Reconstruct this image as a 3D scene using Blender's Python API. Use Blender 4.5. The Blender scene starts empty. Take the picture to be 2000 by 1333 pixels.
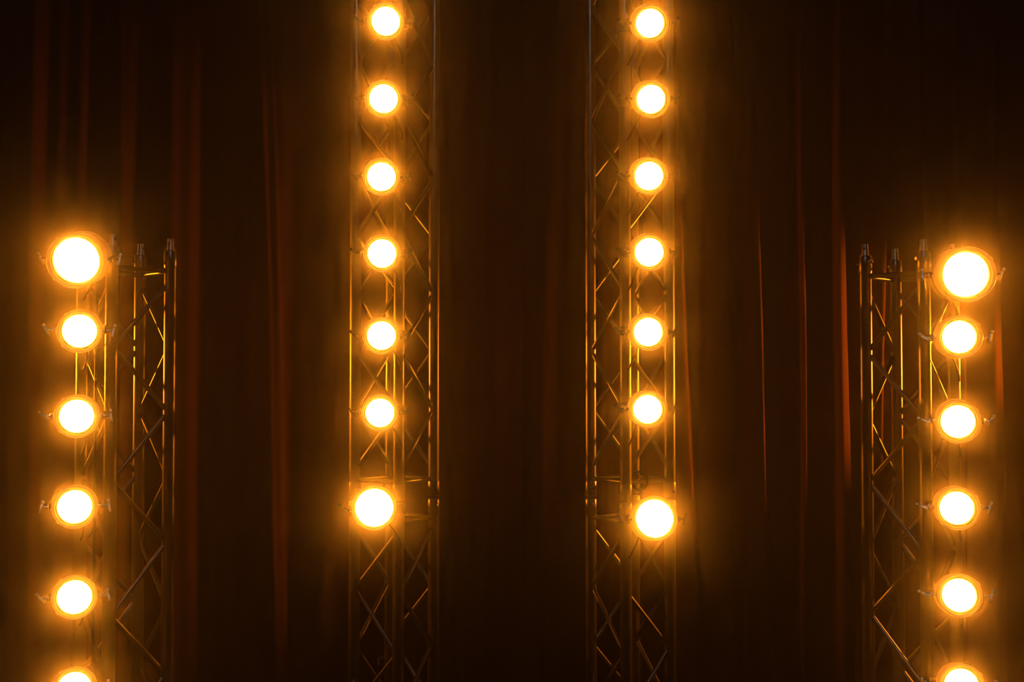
import bpy, bmesh, math, random
from mathutils import Vector, Matrix

random.seed(11)
scene = bpy.context.scene
COL = scene.collection
PI = math.pi
D = math.radians

# ------------------------------------------------------------------ camera
F_PX = 2400.0                       # focal length in pixels of a 2000 px wide frame
TILT = math.radians(1.8)            # the camera looks up a little
GROUND = -0.30                      # stage floor level; the heights below count from the tower rig datum
CAM = Vector((0.0, 0.0, 1.6))
cam_data = bpy.data.cameras.new('camera')
cam_data.sensor_width = 36.0
cam_data.lens = 36.0 * F_PX / 2000.0
cam_data.clip_end = 60
cam = bpy.data.objects.new('camera', cam_data)
COL.objects.link(cam)
cam.location = CAM
cam.rotation_euler = (PI / 2 + TILT, 0, 0)
scene.camera = cam

# ------------------------------------------------------------------ world, exposure, look
world = bpy.data.worlds.new('dark_studio')
scene.world = world
world.use_nodes = True
world.node_tree.nodes['Background'].inputs[0].default_value = (0.0, 0.0, 0.0, 1)
world.node_tree.nodes['Background'].inputs[1].default_value = 0.0
vs = scene.view_settings
vs.view_transform = 'Standard'
vs.look = 'None'
vs.gamma = 1.0
vs.exposure = 0.0
vs.use_curve_mapping = False
cy = scene.cycles
cy.use_denoising = True
cy.use_adaptive_sampling = False
cy.max_bounces = 4
cy.diffuse_bounces = 2
cy.glossy_bounces = 2
cy.volume_bounces = 0
cy.caustics_reflective = False
cy.caustics_refractive = False

# the house light: one cool white floodlight hung in the dark hall behind the photographer
HOUSE_POWER = 17.0
hl = bpy.data.lights.new('house_flood', 'AREA')
hl.shape = 'RECTANGLE'
hl.size = 1.6
hl.size_y = 0.5
hl.energy = HOUSE_POWER
hl.color = (0.86, 0.92, 1.0)
hlo = bpy.data.objects.new('house_flood', hl)
COL.objects.link(hlo)
hlo.location = (0.2, -2.6, 6.6)
hlo.rotation_euler = (Vector((0, 4.6, 1.5)) - Vector((0.2, -2.6, 6.6))).to_track_quat('-Z', 'Y').to_euler()

AMBER = (1.0, 0.275, 0.012)          # amber gelled light
LENS_K = 120.0                      # radiance on the axis of a lens
BEAM_N = 5.0                        # how narrow the beams are
LEAK_W = 0.25                        # stray light from the vents at the back of each can
HAZE_FINE = 0.0190                  # fine droplets, strongly forward scattering
HAZE_WIDE = 0.0018                  # coarse, even scattering


# lamps on the two side booms in the wings, well outside the frame: on each boom one amber head
# crosses the towers and one rakes along the drapes
HOUSE_POS = Vector((0.2, -2.6, 6.6))
for sx, wy, jobs in ((-1, 5.75, ((1.72, -0.27, 62, 320.0), (1.78, 0.10, 40, 25.0))),
                     (1, 6.15, ((1.70, -0.36, 66, 500.0), (1.72, 0.13, 38, 420.0)))):
    for z, ay, cone, watts in jobs:
        wl = bpy.data.lights.new('wing_lamp', 'SPOT')
        wl.energy = watts
        wl.color = (1.0, 0.24, 0.008)
        wl.spot_size = math.radians(cone)
        wl.spot_blend = 0.8
        wl.shadow_soft_size = 0.07
        wo = bpy.data.objects.new('wing_lamp', wl)
        COL.objects.link(wo)
        wo.location = (sx * 3.9, wy, z)
        wo.rotation_euler = Vector((-sx, ay, 0)).to_track_quat('-Z', 'Y').to_euler()


def ray(px, py):
    d = Vector(((px - 1000.0) / F_PX, 1.0, -(py - 666.5) / F_PX))
    return Matrix.Rotation(TILT, 3, 'X') @ d


def at(px, py, Y):
    d = ray(px, py)
    return CAM + d * (Y / d.y)


def project(p):
    d = Matrix.Rotation(-TILT, 3, 'X') @ (Vector(p) - CAM)
    return 1000 + F_PX * d.x / d.y, 666.5 - F_PX * d.z / d.y


# ------------------------------------------------------------------ materials
def nt(name):
    m = bpy.data.materials.new(name)
    m.use_nodes = True
    n = m.node_tree
    b = n.nodes['Principled BSDF']
    return m, n, b


def metal(name, col, metallic, rough, noise=0.06, scale=60.0, coat=0.0):
    m, n, b = nt(name)
    b.inputs['Base Color'].default_value = (*col, 1)
    b.inputs['Metallic'].default_value = metallic
    tc = n.nodes.new('ShaderNodeTexCoord')
    ns = n.nodes.new('ShaderNodeTexNoise')
    ns.inputs['Scale'].default_value = scale
    ns.inputs['Detail'].default_value = 3
    mr = n.nodes.new('ShaderNodeMapRange')
    mr.inputs['To Min'].default_value = max(0.02, rough - noise)
    mr.inputs['To Max'].default_value = rough + noise
    n.links.new(tc.outputs['Object'], ns.inputs['Vector'])
    n.links.new(ns.outputs['Fac'], mr.inputs['Value'])
    n.links.new(mr.outputs['Result'], b.inputs['Roughness'])
    if coat:
        b.inputs['Coat Weight'].default_value = coat
        b.inputs['Coat Roughness'].default_value = 0.12
    return m


M = {}
M['truss'] = metal('dark_anodised_truss', (0.25, 0.225, 0.20), 1.0, 0.31, 0.03)
M['spigot'] = metal('bare_aluminium', (0.66, 0.60, 0.52), 1.0, 0.42)
M['steel'] = metal('zinc_steel', (0.75, 0.74, 0.72), 1.0, 0.24)
M['can'] = metal('grey_lacquered_can', (0.60, 0.53, 0.50), 0.1, 0.36)
M['rim'] = metal('grey_rim', (0.66, 0.60, 0.56), 0.2, 0.30)


def flock(name, col):
    m, n, b = nt(name)
    d = n.nodes.new('ShaderNodeBsdfDiffuse')
    ns = n.nodes.new('ShaderNodeTexNoise')
    ns.inputs['Scale'].default_value = 300
    cr = n.nodes.new('ShaderNodeValToRGB')
    cr.color_ramp.elements[0].color = (*[c * 0.8 for c in col], 1)
    cr.color_ramp.elements[1].color = (*[c * 1.2 for c in col], 1)
    n.links.new(ns.outputs['Fac'], cr.inputs['Fac'])
    n.links.new(cr.outputs['Color'], d.inputs['Color'])
    n.links.new(d.outputs[0], n.nodes['Material Output'].inputs['Surface'])
    return m


M['inner'] = flock('black_flock', (0.004, 0.004, 0.004))
M['ring'] = flock('dark_ring', (0.03, 0.028, 0.026))
M['yoke'] = metal('black_yoke', (0.015, 0.014, 0.013), 0.0, 0.42)
M['chrome'] = metal('bright_handle', (0.85, 0.86, 0.88), 0.9, 0.30)
M['rubber'] = metal('black_cable', (0.018, 0.016, 0.014), 0.0, 0.38)
M['floor'] = metal('black_stage_paint', (0.02, 0.018, 0.016), 0.0, 0.45, 0.1, 8)
M['label'] = metal('pale_label', (0.55, 0.53, 0.48), 0.0, 0.5)
M['redlit'] = metal('painted_red_light', (0.5, 0.05, 0.02), 0.0, 0.5)  # reddish light on the right of the low box, put into the colour
M['box'] = metal('dark_box', (0.05, 0.045, 0.04), 0.0, 0.45)


def curtain_mat():
    m, n, b = nt('dark_brown_drape')
    tc = n.nodes.new('ShaderNodeTexCoord')
    mp = n.nodes.new('ShaderNodeMapping')
    mp.inputs['Scale'].default_value = (900, 900, 60)
    ns = n.nodes.new('ShaderNodeTexNoise')
    ns.inputs['Scale'].default_value = 1.0
    cr = n.nodes.new('ShaderNodeValToRGB')
    cr.color_ramp.elements[0].color = (0.120, 0.042, 0.016, 1)
    cr.color_ramp.elements[1].color = (0.160, 0.056, 0.020, 1)
    n.links.new(tc.outputs['Object'], mp.inputs['Vector'])
    n.links.new(mp.outputs['Vector'], ns.inputs['Vector'])
    n.links.new(ns.outputs['Fac'], cr.inputs['Fac'])
    n.links.new(cr.outputs['Color'], b.inputs['Base Color'])
    b.inputs['Roughness'].default_value = 0.85
    b.inputs['Specular IOR Level'].default_value = 0.2
    return m


M['curtain'] = curtain_mat()


def lens_mat():
    """Glowing PAR lens: hottest in the middle, with the lobe of a narrow beam."""
    m = bpy.data.materials.new('amber_lens')
    m.use_nodes = True
    n = m.node_tree
    n.nodes.clear()
    out = n.nodes.new('ShaderNodeOutputMaterial')
    em = n.nodes.new('ShaderNodeEmission')
    em.inputs['Color'].default_value = (*AMBER, 1)
    geo = n.nodes.new('ShaderNodeNewGeometry')
    dot = n.nodes.new('ShaderNodeVectorMath'); dot.operation = 'DOT_PRODUCT'
    n.links.new(geo.outputs['True Normal'], dot.inputs[0])
    n.links.new(geo.outputs['Incoming'], dot.inputs[1])
    cl = n.nodes.new('ShaderNodeMath'); cl.operation = 'MAXIMUM'; cl.inputs[1].default_value = 0.0
    n.links.new(dot.outputs['Value'], cl.inputs[0])
    pw = n.nodes.new('ShaderNodeMath'); pw.operation = 'POWER'; pw.inputs[1].default_value = BEAM_N
    n.links.new(cl.outputs[0], pw.inputs[0])
    tc = n.nodes.new('ShaderNodeTexCoord')
    ln = n.nodes.new('ShaderNodeVectorMath'); ln.operation = 'LENGTH'
    n.links.new(tc.outputs['UV'], ln.inputs[0])
    rr = n.nodes.new('ShaderNodeMapRange')
    rr.inputs['From Min'].default_value = 0.93
    rr.inputs['From Max'].default_value = 1.0
    rr.inputs['To Min'].default_value = 1.0
    rr.inputs['To Max'].default_value = 0.22
    rr.interpolation_type = 'SMOOTHSTEP'
    n.links.new(ln.outputs['Value'], rr.inputs['Value'])
    mu = n.nodes.new('ShaderNodeMath'); mu.operation = 'MULTIPLY'
    n.links.new(pw.outputs[0], mu.inputs[0])
    n.links.new(rr.outputs['Result'], mu.inputs[1])
    mk = n.nodes.new('ShaderNodeMath'); mk.operation = 'MULTIPLY'; mk.inputs[1].default_value = LENS_K
    n.links.new(mu.outputs[0], mk.inputs[0])
    n.links.new(mk.outputs[0], em.inputs['Strength'])
    n.links.new(em.outputs[0], out.inputs['Surface'])
    return m


M['lens'] = lens_mat()


# ------------------------------------------------------------------ mesh helpers
def frame(axis):
    a = axis.normalized()
    ref = Vector((0, 0, 1)) if abs(a.z) < 0.95 else Vector((1, 0, 0))
    u = ref.cross(a).normalized()
    return u, a.cross(u), a


def add_tube(bm, pts, r, seg=12, cap=True):
    """round bar through a list of points"""
    pts = [Vector(p) for p in pts]
    rings = []
    u = None
    for i, p in enumerate(pts):
        d = (pts[min(i + 1, len(pts) - 1)] - pts[max(i - 1, 0)]).normalized()
        if u is None:
            u, v, _ = frame(d)
        else:
            u = (u - d * u.dot(d)).normalized()
            v = d.cross(u)
        rad = r[i] if isinstance(r, (list, tuple)) else r
        rings.append([bm.verts.new(p + (u * math.cos(2 * PI * k / seg) + v * math.sin(2 * PI * k / seg)) * rad)
                      for k in range(seg)])
    for a, b in zip(rings, rings[1:]):
        for k in range(seg):
            bm.faces.new((a[k], a[(k + 1) % seg], b[(k + 1) % seg], b[k]))
    if cap:
        bm.faces.new(list(reversed(rings[0])))
        bm.faces.new(rings[-1])


def add_lathe(bm, prof, seg=48, closed=False):
    """prof: (y, r) pairs turned about the local Y axis"""
    rings = []
    for y, r in prof:
        rings.append([bm.verts.new((r * math.cos(2 * PI * k / seg), y, r * math.sin(2 * PI * k / seg)))
                      for k in range(seg)])
    pairs = list(zip(rings, rings[1:]))
    if closed:
        pairs.append((rings[-1], rings[0]))
    for a, b in pairs:
        for k in range(seg):
            bm.faces.new((a[k], a[(k + 1) % seg], b[(k + 1) % seg], b[k]))


def add_box(bm, c, half, rot=None, bev=0.0):
    c = Vector(c)
    R = rot if rot is not None else Matrix.Identity(3)
    vs_ = []
    for sx in (-1, 1):
        for sy in (-1, 1):
            for sz in (-1, 1):
                vs_.append(bm.verts.new(c + R @ Vector((sx * half[0], sy * half[1], sz * half[2]))))
    q = [(0, 1, 3, 2), (4, 6, 7, 5), (0, 4, 5, 1), (2, 3, 7, 6), (0, 2, 6, 4), (1, 5, 7, 3)]
    fs = [bm.faces.new([vs_[i] for i in f]) for f in q]
    if bev > 0:
        es = list({e for f in fs for e in f.edges})
        bmesh.ops.bevel(bm, geom=es, offset=bev, segments=2, profile=0.5, affect='EDGES')


def obj(name, bm, mat, parent=None, smooth=True, angle=35):
    bmesh.ops.recalc_face_normals(bm, faces=bm.faces)
    me = bpy.data.meshes.new(name)
    bm.to_mesh(me)
    bm.free()
    if smooth:
        me.polygons.foreach_set('use_smooth', [True] * len(me.polygons))
        me.set_sharp_from_angle(angle=math.radians(angle))
    me.materials.append(mat)
    o = bpy.data.objects.new(name, me)
    COL.objects.link(o)
    if parent:
        o.parent = parent
    return o


def tag(o, label, cat, group=None):
    o['label'] = label
    o['category'] = cat
    if group:
        o['group'] = group
    return o


def thing(name, label, cat, mat4, group=None):
    o = bpy.data.objects.new(name, None)
    o.empty_display_size = 0.05
    COL.objects.link(o)
    o.matrix_world = mat4
    return tag(o, label, cat, group)


# ------------------------------------------------------------------ floor
bm = bmesh.new()
add_box(bm, (0, 3.4, GROUND - 0.03), (5.2, 4.9, 0.03))
fl = obj('floor', bm, M['floor'], None, smooth=False)
fl['kind'] = 'structure'
fl['label'] = 'black painted stage floor under the towers'

# ------------------------------------------------------------------ stage curtain
CURT_Y = 6.7


def make_curtain(x0, x1, folds, name, label, depth=1.0):
    """A pleated drape: every fold is a rounded ridge that leans and narrows as it hangs."""
    step = 0.008
    nx = int((x1 - x0) / step)
    zs = [GROUND + 0.015 + 4.6 * i / 48 for i in range(49)]
    bm = bmesh.new()
    rows = []
    ph = [random.uniform(0, 6.28) for _ in range(6)]
    for z in zs:
        row = []
        for i in range(nx + 1):
            x = x0 + (x1 - x0) * i / nx
            y = 0.022 * math.sin(x * 9.3 + ph[0] + 0.25 * z) + 0.016 * math.sin(x * 23.0 + ph[1] - 0.2 * z)
            y *= 0.4 if depth < 1 else 1.0
            y += 0.004 * math.sin(x * 51.0 + ph[2] + 0.6 * math.sin(z))
            for (fx, lean, w, d, sd) in folds:
                d *= depth
                c = fx + lean * (z - 1.6) + 0.006 * math.sin(z * 2.1 + fx * 7)
                t = (x - c) / (w * (1.0 + 0.10 * (1.6 - z)))
                # steep towards one side, slack on the other
                s = t if t * sd > 0 else t * 0.28
                y -= d * math.exp(-s * s * s * s if abs(s) < 1 else -s * s)
            row.append(bm.verts.new((x, CURT_Y + y, z)))
        rows.append(row)
    for a, b in zip(rows, rows[1:]):
        for i in range(nx):
            bm.faces.new((a[i], a[i + 1], b[i + 1], b[i]))
    o = obj(name, bm, M['curtain'], None, angle=180)
    so = o.modifiers.new('cloth_thickness', 'SOLIDIFY')
    so.thickness = 0.004
    so.offset = 1
    tag(o, label, 'curtain', 'drapes behind the light towers')
    return o


def cx_at(px, py=742):
    return at(px, py, CURT_Y - 0.1).x


def lean(px0, py0, px1, py1):
    a, b = at(px0, py0, CURT_Y - 0.1), at(px1, py1, CURT_Y - 0.1)
    return (b.x - a.x) / (b.z - a.z)


# fold: centre x, lean, half width, depth, steep side (+1 right, -1 left)
F_left = [
    (cx_at(-60), 0, 0.05, 0.12, -1), (cx_at(40), 0, 0.03, 0.03, 1), (cx_at(215), 0, 0.04, 0.10, 1),
    (cx_at(380), 0, 0.05, 0.03, 1), (cx_at(517), lean(517, 560, 522, 760), 0.030, 0.12, 1),
    (cx_at(538), lean(536, 760, 547, 1300), 0.020, 0.09, 1),
    (cx_at(660), lean(668, 1080, 654, 1260), 0.030, 0.10, -1), (cx_at(745), 0, 0.04, 0.09, 1),
    (cx_at(866), lean(866, 700, 869, 1150), 0.025, 0.11, 1), (cx_at(960), 0, 0.05, 0.07, -1)]
F_right = [
    (cx_at(1078), lean(1082, 640, 1072, 1150), 0.022, 0.08, -1), (cx_at(1192), 0, 0.040, 0.12, -1),
    (cx_at(1332), lean(1328, 650, 1338, 960), 0.035, 0.20, 1), (cx_at(1425), 0, 0.04, 0.07, 1),
    (cx_at(1485), lean(1482, 560, 1492, 900), 0.022, 0.18, 1), (cx_at(1567), 0, 0.011, 0.175, 1),
    (cx_at(1648), lean(1647, 540, 1653, 900), 0.022, 0.16, 1), (cx_at(1722), lean(1722, 560, 1717, 800), 0.022, 0.12, 1),
    (cx_at(1800), 0, 0.04, 0.08, 1), (cx_at(1883), 0, 0.016, 0.09, 1), (cx_at(1961), 0, 0.020, 0.09, 1),
    (cx_at(2050), 0, 0.05, 0.05, 1)]
make_curtain(-4.4, 0.06, F_left, 'stage_curtain',
             'dark brown pleated drape hanging behind the two left towers', 0.15)
make_curtain(0.02, 4.4, F_right, 'stage_curtain',
             'dark brown pleated drape with sharp lit folds behind the two right towers')

# ------------------------------------------------------------------ truss towers
S = 0.24                             # chord spacing, centre to centre
R_CH, R_BR = 0.0245, 0.0095
HALF = S / math.sqrt(2)


class Tower:
    pass


def chord_xy(T, k):
    a = T.yaw + k * PI / 2
    return T.c.x + HALF * math.cos(a), T.c.y + HALF * math.sin(a)


def spigot_profile():
    return [(0.0, 0.0), (0.0, 0.0160), (0.017, 0.0136), (0.018, 0.0132), (0.037, 0.0126), (0.040, 0.0120),
            (0.046, 0.0116), (0.046, 0.0)]


def make_tower(name, label, px_mid, depth, yaw_extra, sections, spigots, phase, base_z=0.012):
    """sections: list of (z0, z1).  chord 0 right, 1 rear, 2 left, 3 front (before yaw)."""
    T = Tower()
    p = at(px_mid, 742, depth)
    T.c = Vector((p.x, p.y, 0))
    T.yaw = math.atan2(p.y, p.x) - PI / 2 + yaw_extra      # chord 3 looks at the photographer
    T.root = thing(name, label, 'truss tower', Matrix.Translation(T.c + Vector((0, 0, GROUND))), 'square truss towers')
    inv = Matrix.Translation(-T.c - Vector((0, 0, GROUND)))
    P = [Vector((*chord_xy(T, k), 0)) for k in range(4)]
    T.P = P

    def put(nm, bm, mat):
        bm.transform(inv)
        return obj(nm, bm, mat, T.root)

    # steel base plate with a bevelled edge and foot sockets
    bm = bmesh.new()
    R = Matrix.Rotation(T.yaw + PI / 4, 3, 'Z')
    add_box(bm, T.c + Vector((0, 0, GROUND + base_z / 2)), (0.30, 0.30, base_z / 2), R, 0.003)
    put('base_plate', bm, M['truss'])
    for si, (z0, z1) in enumerate(sections):
        for k in range(4):
            bm = bmesh.new()
            add_tube(bm, [P[k] + Vector((0, 0, z0)), P[k] + Vector((0, 0, z1))], R_CH, 24)
            ch = put('chord', bm, M['truss'])
            # turned grooves of the coupling sleeves at both ends
            for zc, sg in ((z0, 1), (z1, -1)):
                if zc < GROUND + 0.1:
                    continue
                b2 = bmesh.new()
                z_ = zc + sg * 0.003
                add_tube(b2, [P[k] + Vector((0, 0, z_)), P[k] + Vector((0, 0, z_ + sg * 0.004)),
                              P[k] + Vector((0, 0, z_ + sg * 0.060)), P[k] + Vector((0, 0, z_ + sg * 0.064))],
                         [R_CH, R_CH + 0.0018, R_CH + 0.0018, R_CH], 24)
                put('coupling_sleeve', b2, M['truss'])
                # locking pin through the sleeve with an R clip
                b3 = bmesh.new()
                a = T.yaw + k * PI / 2 + PI / 2 + 0.5
                d = Vector((math.cos(a), math.sin(a), 0))
                c = P[k] + Vector((0, 0, zc + sg * 0.028))
                add_tube(b3, [c - d * 0.040, c + d * 0.036], [0.0062, 0.0050], 10)
                pin = put('locking_pin', b3, M['steel'])
                b4 = bmesh.new()
                q = c + d * 0.033
                ring = [q + Vector((0, 0, 0.0075)) + Vector((d.y, -d.x, 0)) * 0.0075 * math.sin(t) -
                        Vector((0, 0, 0.0075)) * math.cos(t) for t in [2 * PI * i / 12 for i in range(12)]]
                add_tube(b4, ring + [q + Vector((0, 0, -0.012))], 0.0011, 6)
                b4.transform(inv)
                obj('safety_clip', b4, M['steel'], pin)
        # ladder ring near each end and the zigzag between
        zr0, zr1 = z0 + 0.075, z1 - 0.080
        for k in range(4):
            a, b = P[k], P[(k + 1) % 4]
            d = (b - a).normalized()
            for zr in (zr0, zr1):
                bm = bmesh.new()
                add_tube(bm, [a + d * 0.02 + Vector((0, 0, zr)), b - d * 0.02 + Vector((0, 0, zr))], R_BR, 12)
                put('ring_brace', bm, M['truss'])
            # zigzag from the top of the section downwards
            flip = phase
            z = zr1 - 0.045
            dz = 0.2505
            n = max(1, int((z - (zr0 - 0.03)) / dz))
            for i in range(n):
                s, e = (a, b) if (i + flip) % 2 == 0 else (b, a)
                dd = (e - s).normalized()
                bm = bmesh.new()
                add_tube(bm, [s + dd * 0.02 + Vector((0, 0, z - i * dz - 0.014)),
                              e - dd * 0.02 + Vector((0, 0, z - (i + 1) * dz + 0.014))], R_BR, 12)
                put('diagonal_brace', bm, M['truss'])
    if spigots:
        zt = sections[-1][1]
        for k in range(4):
            bm = bmesh.new()
            add_lathe(bm, spigot_profile(), 28)
            bm.transform(Matrix.Translation(P[k] + Vector((0, 0, zt))) @ Matrix.Rotation(PI / 2, 4, 'X'))
            sp = put('conical_spigot', bm, M['spigot'])
            bm = bmesh.new()
            a = T.yaw + k * PI / 2 + 1.1
            d = Vector((math.cos(a), math.sin(a), 0))
            c = P[k] + Vector((0, 0, zt + 0.027))
            add_tube(bm, [c - d * 0.0135, c + d * 0.0135], 0.0048, 12)
            bm.transform(inv)
            obj('pin_hole', bm, M['yoke'], sp)
    return T


T_L = make_tower('truss_tower', 'dark square truss tower at the far left, bare metal spigots on top',
                 246, 4.76, D(-18), [(GROUND + 0.012, 2.10)], True, 1)
T_R = make_tower('truss_tower', 'dark square truss tower at the far right, before the red lit folds',
                 1777, 4.76, D(18), [(GROUND + 0.012, 2.08)], True, 1)
T_CL = make_tower('truss_tower', 'tall dark truss tower left of centre, bolted from two sections',
                  771, 5.29, D(6), [(GROUND + 0.012, 1.088), (1.098, 3.60)], False, 1)
T_CR = make_tower('truss_tower', 'tall dark truss tower right of centre, bolted from two sections',
                  1230, 5.29, D(-6), [(GROUND + 0.012, 1.088), (1.098, 3.60)], False, 1)


# ------------------------------------------------------------------ stage lights
def nearest_chord(T, p):
    return min(T.P, key=lambda q: (q.x - p.x) ** 2 + (q.y - p.y) ** 2)


def make_light(label, group, lens_px, depth, R, ratio, yaw, pitch, T, chord_k, handle_px):
    """One PAR can.  Local frame: the lens centre is its origin, the can points along -Y."""
    o = at(lens_px[0], lens_px[1], depth)
    to_cam = (CAM - o).normalized()
    base = math.atan2(to_cam.x, -to_cam.y)
    el = math.asin(to_cam.z)
    rot = Matrix.Rotation(base + yaw, 4, 'Z') @ Matrix.Rotation(-(el + pitch), 4, 'X')
    mat = Matrix.Translation(o) @ rot
    root = thing('stage_light', label, 'stage light', mat, group)
    r = R * ratio
    rc = 0.34 * R                                     # how deep the lens sits behind the rim
    big = ratio > 0.8
    # barrel with cooling ribs towards the back, then a neck open to the vents
    L = 2.15 * R
    pr = [(-rc * 0.86, 0.955 * R), (0.55 * R, 0.955 * R)]
    y = 0.95 * R
    pr.append((y, 0.955 * R))
    for i in range(5):
        pr += [(y, 0.985 * R), (y + 0.055 * R, 0.985 * R), (y + 0.055 * R, 0.945 * R), (y + 0.13 * R, 0.945 * R)]
        y += 0.13 * R
    pr += [(y + 0.08 * R, 0.93 * R), (y + 0.33 * R, 0.80 * R), (L, 0.62 * R), (L, 0.57 * R),
           (y + 0.33 * R, 0.74 * R), (y, 0.88 * R), (-rc * 0.86, 0.90 * R)]
    bm = bmesh.new()
    add_lathe(bm, pr, 64, closed=True)
    obj('barrel', bm, M['can'], root)
    # front rim: a flat lip with rolled edges
    bm = bmesh.new()
    lip = 0.085 if big else 0.075
    pr = [(-rc * 0.80, R * 0.965), (-rc * 0.80, R), (-rc * 0.97, R), (-rc * 1.03, R * 0.985), (-rc * 1.0, R * 0.965),
          (-rc * 0.97, R * (0.955 - lip * 0.4)), (-rc * 1.0, R * (0.945 - lip)), (-rc * 0.95, R * (0.93 - lip)),
          (-rc * 0.80, R * (0.93 - lip))]
    add_lathe(bm, pr, 72, closed=True)
    rim = obj('front_rim', bm, M['rim'], root, angle=50)
    # gel frame clips round the rim
    for a in (0.6, 2.2, 3.9):
        bm = bmesh.new()
        c = Vector((math.cos(a) * R * 0.985, -rc * 0.90, math.sin(a) * R * 0.985))
        add_box(bm, c, (0.006, rc * 0.22, 0.0035), Matrix.Rotation(-a + PI / 2, 3, 'Y'), 0.001)
        obj('frame_clip', bm, M['rim'], rim)
    # black inner barrel between rim and lens, stepped back, with a thin retaining ring
    bm = bmesh.new()
    ra, rb = R * (0.925 - lip), r * 1.012
    pr = [(-rc * 0.93, ra), (0.02 * R, ra), (0.02 * R, rb), (0.02 * R, r * 0.97), (0.06 * R, r * 0.97),
          (0.06 * R, R * 0.90), (-rc * 0.80, R * 0.90), (-rc * 0.85, ra + 0.01 * R)]
    add_lathe(bm, pr, 72, closed=True)
    ib = obj('inner_barrel', bm, M['inner'], root)
    bm = bmesh.new()
    rr_ = ra * 0.62 + rb * 0.38
    add_lathe(bm, [(-0.035 * R + 0.009 * R * math.cos(t), rr_ + 0.009 * R * math.sin(t))
                   for t in [2 * PI * q / 8 for q in range(8)]], 72, closed=True)
    obj('retaining_ring', bm, M['ring'], ib)
    # the glowing lens, slightly domed
    bm = bmesh.new()
    uv = bm.loops.layers.uv.new('radius')
    rings = []
    nr, sg = 3, 64
    dome = 0.10 * r
    cen = bm.verts.new((0, -dome, 0))
    for i in range(1, nr + 1):
        q = i / nr
        rings.append([bm.verts.new((r * q * math.cos(2 * PI * k / sg), -dome * (1 - q * q),
                                    r * q * math.sin(2 * PI * k / sg))) for k in range(sg)])
    for k in range(sg):
        bm.faces.new((cen, rings[0][k], rings[0][(k + 1) % sg]))
        for a, b in zip(rings, rings[1:]):
            bm.faces.new((a[k], b[k], b[(k + 1) % sg], a[(k + 1) % sg]))
    for f in bm.faces:
        for lp in f.loops:
            lp[uv].uv = (lp.vert.co.x / r, lp.vert.co.z / r)
    # normals must look out of the can (-Y)
    me_faces = list(bm.faces)
    lens = obj('lens', bm, M['lens'], root)
    if sum(p.normal.y for p in lens.data.polygons) > 0:
        lens.data.flip_normals()
    # rear cap: stands off the barrel on three struts, the vent slot between them lets light out
    bm = bmesh.new()
    y0 = L + 0.17 * R
    pr = [(y0, 0.0), (y0, 0.60 * R), (y0 + 0.03 * R, 0.62 * R), (y0 + 0.25 * R, 0.58 * R), (y0 + 0.50 * R, 0.40 * R),
          (y0 + 0.56 * R, 0.30 * R), (y0 + 0.56 * R, 0.0)]
    add_lathe(bm, pr, 40)
    cap = obj('rear_cap', bm, M['can'], root)
    for a in (0.5, 2.6, 4.7):
        bm = bmesh.new()
        c = Vector((math.cos(a) * 0.57 * R, 0, math.sin(a) * 0.57 * R))
        add_tube(bm, [c + Vector((0, L - 0.04 * R, 0)), c + Vector((0, y0 + 0.02 * R, 0))], 0.004, 8)
        obj('cap_strut', bm, M['yoke'], cap)
    ld = bpy.data.lights.new('vent_leak', 'POINT')
    ld.energy = LEAK_W * (1.5 if big else 1.0)
    ld.color = AMBER
    ld.shadow_soft_size = 0.012
    lo = bpy.data.objects.new('vent_leak', ld)
    COL.objects.link(lo)
    lo.parent = root
    lo.location = (0, L + 0.085 * R, 0)
    # yoke: flat U bracket pivoting on both sides of the barrel, tied behind the cap
    yb = y0 + 0.66 * R + 0.012
    yp = 0.62 * R
    wx = R * 1.03 + 0.007
    bm = bmesh.new()
    th, hz = 0.0022, 0.011
    for sgn in (-1, 1):
        add_box(bm, (sgn * wx, (yp + yb) / 2 - 0.006, 0), (th, (yb - yp) / 2 + 0.012, hz), None, 0.0012)
    add_box(bm, (0, yb, 0), (wx + th, th, hz), None, 0.0012)
    obj('yoke', bm, M['yoke'], root)
    # side knobs: washer and bolt on the pivot, with a bright tilt lever on the inner side
    for sgn in (-1, 1):
        bm = bmesh.new()
        add_tube(bm, [(sgn * R * 0.93, yp, 0), (sgn * (wx - th), yp, 0)], 0.006, 12)
        add_tube(bm, [(sgn * (wx + th), yp, 0), (sgn * (wx + th + 0.004), yp, 0), (sgn * (wx + th + 0.006), yp, 0)],
                 [0.0115, 0.0115, 0.008], 20)
        add_tube(bm, [(sgn * (wx + th + 0.004), yp, 0), (sgn * (wx + th + 0.022), yp, 0)], 0.0042, 12)
        kn = obj('pivot_bolt', bm, M['steel' if depth < 4.6 else 'yoke'], root)
        bm = bmesh.new()
        ang = handle_px[0] if sgn > 0 else handle_px[1]
        ln = 0.017
        Rm = Matrix.Rotation(ang * sgn, 3, 'Y') @ Matrix.Rotation(D(-9), 3, 'X')
        hx = sgn * (wx + th + 0.025)
        if sgn * o.x < 0:
            # this lever is set flat towards the house light
            wp = mat @ Vector((hx, yp, 0))
            h = ((CAM - wp).normalized() + (HOUSE_POS - wp).normalized()).normalized()
            h = rot.to_3x3().inverted() @ h
            Rm = Vector((0, -1, 0)).rotation_difference(h).to_matrix() @ Matrix.Rotation(ang * sgn, 3, 'Y')
        add_box(bm, Vector((hx, yp, 0)) + Rm @ Vector((0, 0, -0.006)), (0.0042, 0.0035, ln), Rm, 0.0012)
        add_box(bm, Vector((hx, yp - 0.001, 0)) + Rm @ Vector((0.001, 0, 0.0185)), (0.0050, 0.0055, 0.0055), Rm, 0.0014)
        obj('tilt_lever', bm, M['chrome' if depth < 4.6 else 'yoke'], kn)
    # hook clamp and its arm back to the chord of the tower
    imat = mat.inverted()
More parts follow.
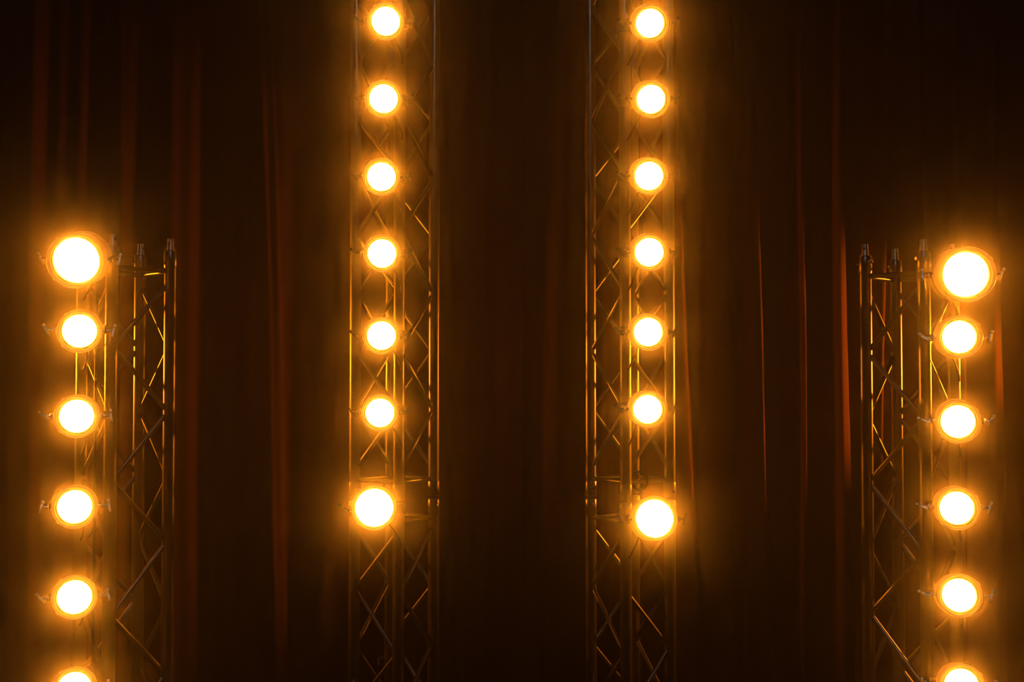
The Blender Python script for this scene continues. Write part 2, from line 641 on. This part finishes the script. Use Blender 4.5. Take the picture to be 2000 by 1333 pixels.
    ctr = mat @ Vector((0, yb + th, 0))
    ch = T.P[chord_k]
    q = Vector((ch.x, ch.y, ctr.z))
    dirh = Vector((q.x - ctr.x, q.y - ctr.y, 0))
    dist = dirh.length
    bm = bmesh.new()
    end = q - dirh.normalized() * (R_CH + 0.004) if dist > R_CH + 0.01 else ctr
    if (end - ctr).length > 0.01:
        add_tube(bm, [ctr, ctr.lerp(end, 0.3), end], 0.008, 12)
    bm.transform(imat)
    if len(bm.verts):
        obj('clamp_arm', bm, M['yoke'], root)
    else:
        bm.free()
    bm = bmesh.new()
    # C shaped jaw hugging the chord: a thick ring, with the closing bolt at the side
    seg = 28
    ri, ro, hh = R_CH + 0.0005, R_CH + 0.0065, 0.019
    prof = [(-hh, ri), (-hh, ro), (hh, ro), (hh, ri)]
    add_lathe(bm, prof, seg, closed=True)
    bm.transform(Matrix.Rotation(PI / 2, 4, 'X'))
    add_box(bm, Vector((ro + 0.006, 0, 0)), (0.010, 0.006, 0.012), None, 0.0015)
    bm.transform(Matrix.Rotation(math.atan2(-dirh.y, -dirh.x) + 1.2, 4, 'Z'))
    bm.transform(imat @ Matrix.Translation(q))
    cl = obj('hook_clamp', bm, M['yoke'], root)
    bm = bmesh.new()
    a = math.atan2(-dirh.y, -dirh.x) + 1.2
    d = Vector((math.cos(a), math.sin(a), 0))
    e = Vector((-d.y, d.x, 0))
    cb = q + d * (ro + 0.010)
    add_tube(bm, [cb - e * 0.020, cb + e * 0.026], 0.0045, 10)
    add_tube(bm, [cb + e * 0.018, cb + e * 0.026], 0.0085, 6)
    bm.transform(imat)
    obj('clamp_bolt', bm, M['steel'], cl)
    # power lead drooping from the rear cap to the chord
    p0 = mat @ Vector((0, y0 + 0.55 * R, 0))
    p3 = q + Vector((0, -R_CH - 0.006, -0.16)) + Vector((0.01, 0, 0))
    sag = Vector((0, 0.04, -0.06))
    pts = []
    for i in range(15):
        t = i / 14
        pts.append((1 - t) ** 3 * p0 + 3 * (1 - t) ** 2 * t * (p0 + Vector((0, 0.07, 0.0)) + sag * 0.3) +
                   3 * (1 - t) * t * t * (p3 + Vector((0.02, 0.0, 0.05)) + sag * 0.3) + t ** 3 * p3)
    bm = bmesh.new()
    add_tube(bm, pts, 0.0036, 8)
    bm.transform(imat)
    obj('power_lead', bm, M['rubber'], root)
    return root


R_BIG, R_SML = 0.0965, 0.0750
ordn = ['second', 'third', 'fourth', 'fifth', 'sixth', 'seventh']

gL = 'amber stage lights down the far left tower'
left = [((150, 508.5), R_BIG, 0.835, D(-11), D(-4), (0.15, 0.5)),
        ((155.5, 647), R_SML, 0.775, D(-2), D(-3), (0.2, 0.5)),
        ((150, 813.5), R_SML, 0.775, D(-3), D(-2), (-0.15, 0.9)),
        ((146, 990.5), R_SML, 0.775, D(-3), D(-2), (-0.2, -0.25)),
        ((145.5, 1167), R_SML, 0.775, D(-1), D(-2), (-0.25, 0.8)),
        ((145, 1347), R_SML, 0.775, D(-2), D(-2), (-0.1, 0.8))]
names_L = ['large amber stage light at the head of the far left tower',
           'smaller amber stage light right below the large one on the far left tower',
           'amber stage light third from the top of the far left tower',
           'amber stage light fourth from the top of the far left tower',
           'amber stage light fifth down the far left tower, last one seen whole',
           'amber stage light cut by the bottom edge under the far left tower column']
for (px, R, ra, yw, pt, hp), nm in zip(left, names_L):
    make_light(nm, gL, px, 4.27, R, ra, yw, pt, T_L, 2, hp)

gR = 'amber stage lights down the far right tower'
right = [((1885.5, 536.5), R_BIG, 0.825, D(12), D(0), (0.4, 0.05)),
         ((1873.5, 658.5), R_SML, 0.765, D(8), D(1), (0.2, 0.9)),
         ((1871, 824), R_SML, 0.765, D(3), D(-4), (0.4, 1.2)),
         ((1869, 993), R_SML, 0.765, D(5), D(-3), (0.3, 1.2)),
         ((1873.5, 1163.5), R_SML, 0.765, D(6), D(-1), (0.3, 1.2)),
         ((1878, 1340), R_SML, 0.765, D(6), D(-3), (0.3, 0.9))]
names_R = ['large amber stage light with ribbed barrel, head of the far right tower',
           'smaller amber stage light right below the large one on the far right tower',
           'amber stage light third from the top of the far right tower',
           'amber stage light fourth from the top of the far right tower',
           'amber stage light fifth down the far right tower, last one seen whole',
           'amber stage light cut by the bottom edge under the far right tower column']
for (px, R, ra, yw, pt, hp), nm in zip(right, names_R):
    make_light(nm, gR, px, 4.27, R, ra, yw, pt, T_R, 0, hp)

gCL = 'amber stage lights down the tower left of centre'
gCR = 'amber stage lights down the tower right of centre'
cl_px = [(753.5, 41.5), (749, 193), (745, 345.5), (746, 495.5), (745, 656), (742, 807), (731, 992.5)]
cr_px = [(1269.5, 45.5), (1271.5, 194), (1267.5, 344), (1268, 493), (1266, 649), (1265, 800), (1278, 1013.5)]
for side, pxs, T, g, yw, ck in (('left', cl_px, T_CL, gCL, D(-1), 3), ('right', cr_px, T_CR, gCR, D(6), 3)):
    for i, px in enumerate(pxs):
        if i == 0:
            nm = 'small amber stage light at the very top of the tower %s of centre' % side
        elif i == 6:
            nm = 'large amber stage light lowest on the tower %s of centre' % side
        else:
            nm = 'small amber stage light, %s from the top on the tower %s of centre' % (ordn[i - 1], side)
        big = i == 6
        make_light(nm, g, px, 4.79, 0.0870 if big else 0.0725, (0.905 if big else 0.775), yw,
                   D(1.5 if big else -2), T, ck, (0.3, 0.8))

# ------------------------------------------------------------------ power runs up the towers
def cable_run(label, T, k, z0, z1, dx, loops=()):
    base = T.P[k]
    bm = bmesh.new()
    pts = []
    n = 40
    for i in range(n + 1):
        z = z0 + (z1 - z0) * i / n
        pts.append((base.x + dx + 0.006 * math.sin(z * 5.1 + dx * 90), base.y + 0.03 + 0.008 * math.sin(z * 3.3), z))
    add_tube(bm, pts, 0.0055, 8)
    o = obj('power_cable', bm, M['rubber'])
    tag(o, label, 'cable')
    return o


base = at(187, 742, 4.66)
bm = bmesh.new()
add_tube(bm, [(base.x, base.y, GROUND + 0.006 + 2.3 * i / 30) for i in range(31)], 0.0055, 10)
tag(obj('power_cable', bm, M['rubber']), 'straight black cable running down behind the far left lights', 'cable')
cable_run('black cable dropping down inside the tower left of centre', T_CL, 1, GROUND + 0.02, 3.5, 0.035)
cable_run('black cable dropping down inside the tower right of centre', T_CR, 1, GROUND + 0.02, 3.5, 0.035)

# coil of spare cable tied above the large lamp of the right of centre tower
bm = bmesh.new()
cc = at(1249, 940, 5.17)
pts = []
for i in range(60):
    t = i / 59
    a = t * 2 * PI * 2.5 + PI
    pts.append(cc + Vector((0.034 * math.cos(a), 0.02 * t - 0.01 + 0.005 * math.sin(a * 2), 0.038 * math.sin(a))))
add_tube(bm, pts, 0.0042, 8)
tag(obj('cable_coil', bm, M['rubber']), 'loop of spare black cable tied above the large lamp right of centre', 'cable')

# ------------------------------------------------------------------ small boxes low on the tower left of centre
def small_box(name, label, px, py, Y, w, h, d, strips):
    c = at(px, py, Y)
    root = thing(name, label, 'box', Matrix.Translation(c))
    bm = bmesh.new()
    add_box(bm, (0, 0, 0), (w / 2, d / 2, h / 2), None, 0.004)
    obj('case', bm, M['box'], root)
    for (nm, mt, x, z, hw, hh_) in strips:
        bm = bmesh.new()
        add_box(bm, (x, -d / 2 - 0.0012, z), (hw, 0.0012, hh_), None, 0.0004)
        obj(nm, bm, M[mt], root)
    return root


small_box('junction_box', 'small dark junction box with a pale strip low inside the tower left of centre',
          746, 1292, 5.44, 0.034, 0.034, 0.03, [('pale_strip', 'label', -0.013, 0, 0.0025, 0.013)])

small_box('junction_box', 'small dark junction box with red light painted on its right, clamped low on the tower left of centre',
          696, 1347, 5.235, 0.034, 0.095, 0.05, [('pale_strip', 'label', -0.008, 0.004, 0.006, 0.038),
                                                 ('painted_red_light', 'redlit', 0.010, 0.004, 0.005, 0.038)])

# ------------------------------------------------------------------ haze
bm = bmesh.new()
add_box(bm, (0, 2.45, 2.05), (4.9, 4.0, 2.345))
hz = obj('haze', bm, None or M['floor'], None, smooth=False)
hz.data.materials.clear()
m = bpy.data.materials.new('thin_stage_haze')
m.use_nodes = True
n = m.node_tree
n.nodes.clear()
out = n.nodes.new('ShaderNodeOutputMaterial')
va = n.nodes.new('ShaderNodeVolumeScatter')
va.inputs['Color'].default_value = (1, 1, 1, 1)
va.inputs['Density'].default_value = HAZE_FINE
va.inputs['Anisotropy'].default_value = 0.99
vb = n.nodes.new('ShaderNodeVolumeScatter')
vb.inputs['Color'].default_value = (1, 1, 1, 1)
vb.inputs['Density'].default_value = HAZE_WIDE
vb.inputs['Anisotropy'].default_value = 0.3
ad = n.nodes.new('ShaderNodeAddShader')
n.links.new(va.outputs[0], ad.inputs[0])
n.links.new(vb.outputs[0], ad.inputs[1])
n.links.new(ad.outputs[0], out.inputs['Volume'])
hz.data.materials.append(m)
hz['kind'] = 'stuff'
tag(hz, 'thin stage haze filling the air around the lights, glowing amber', 'haze')
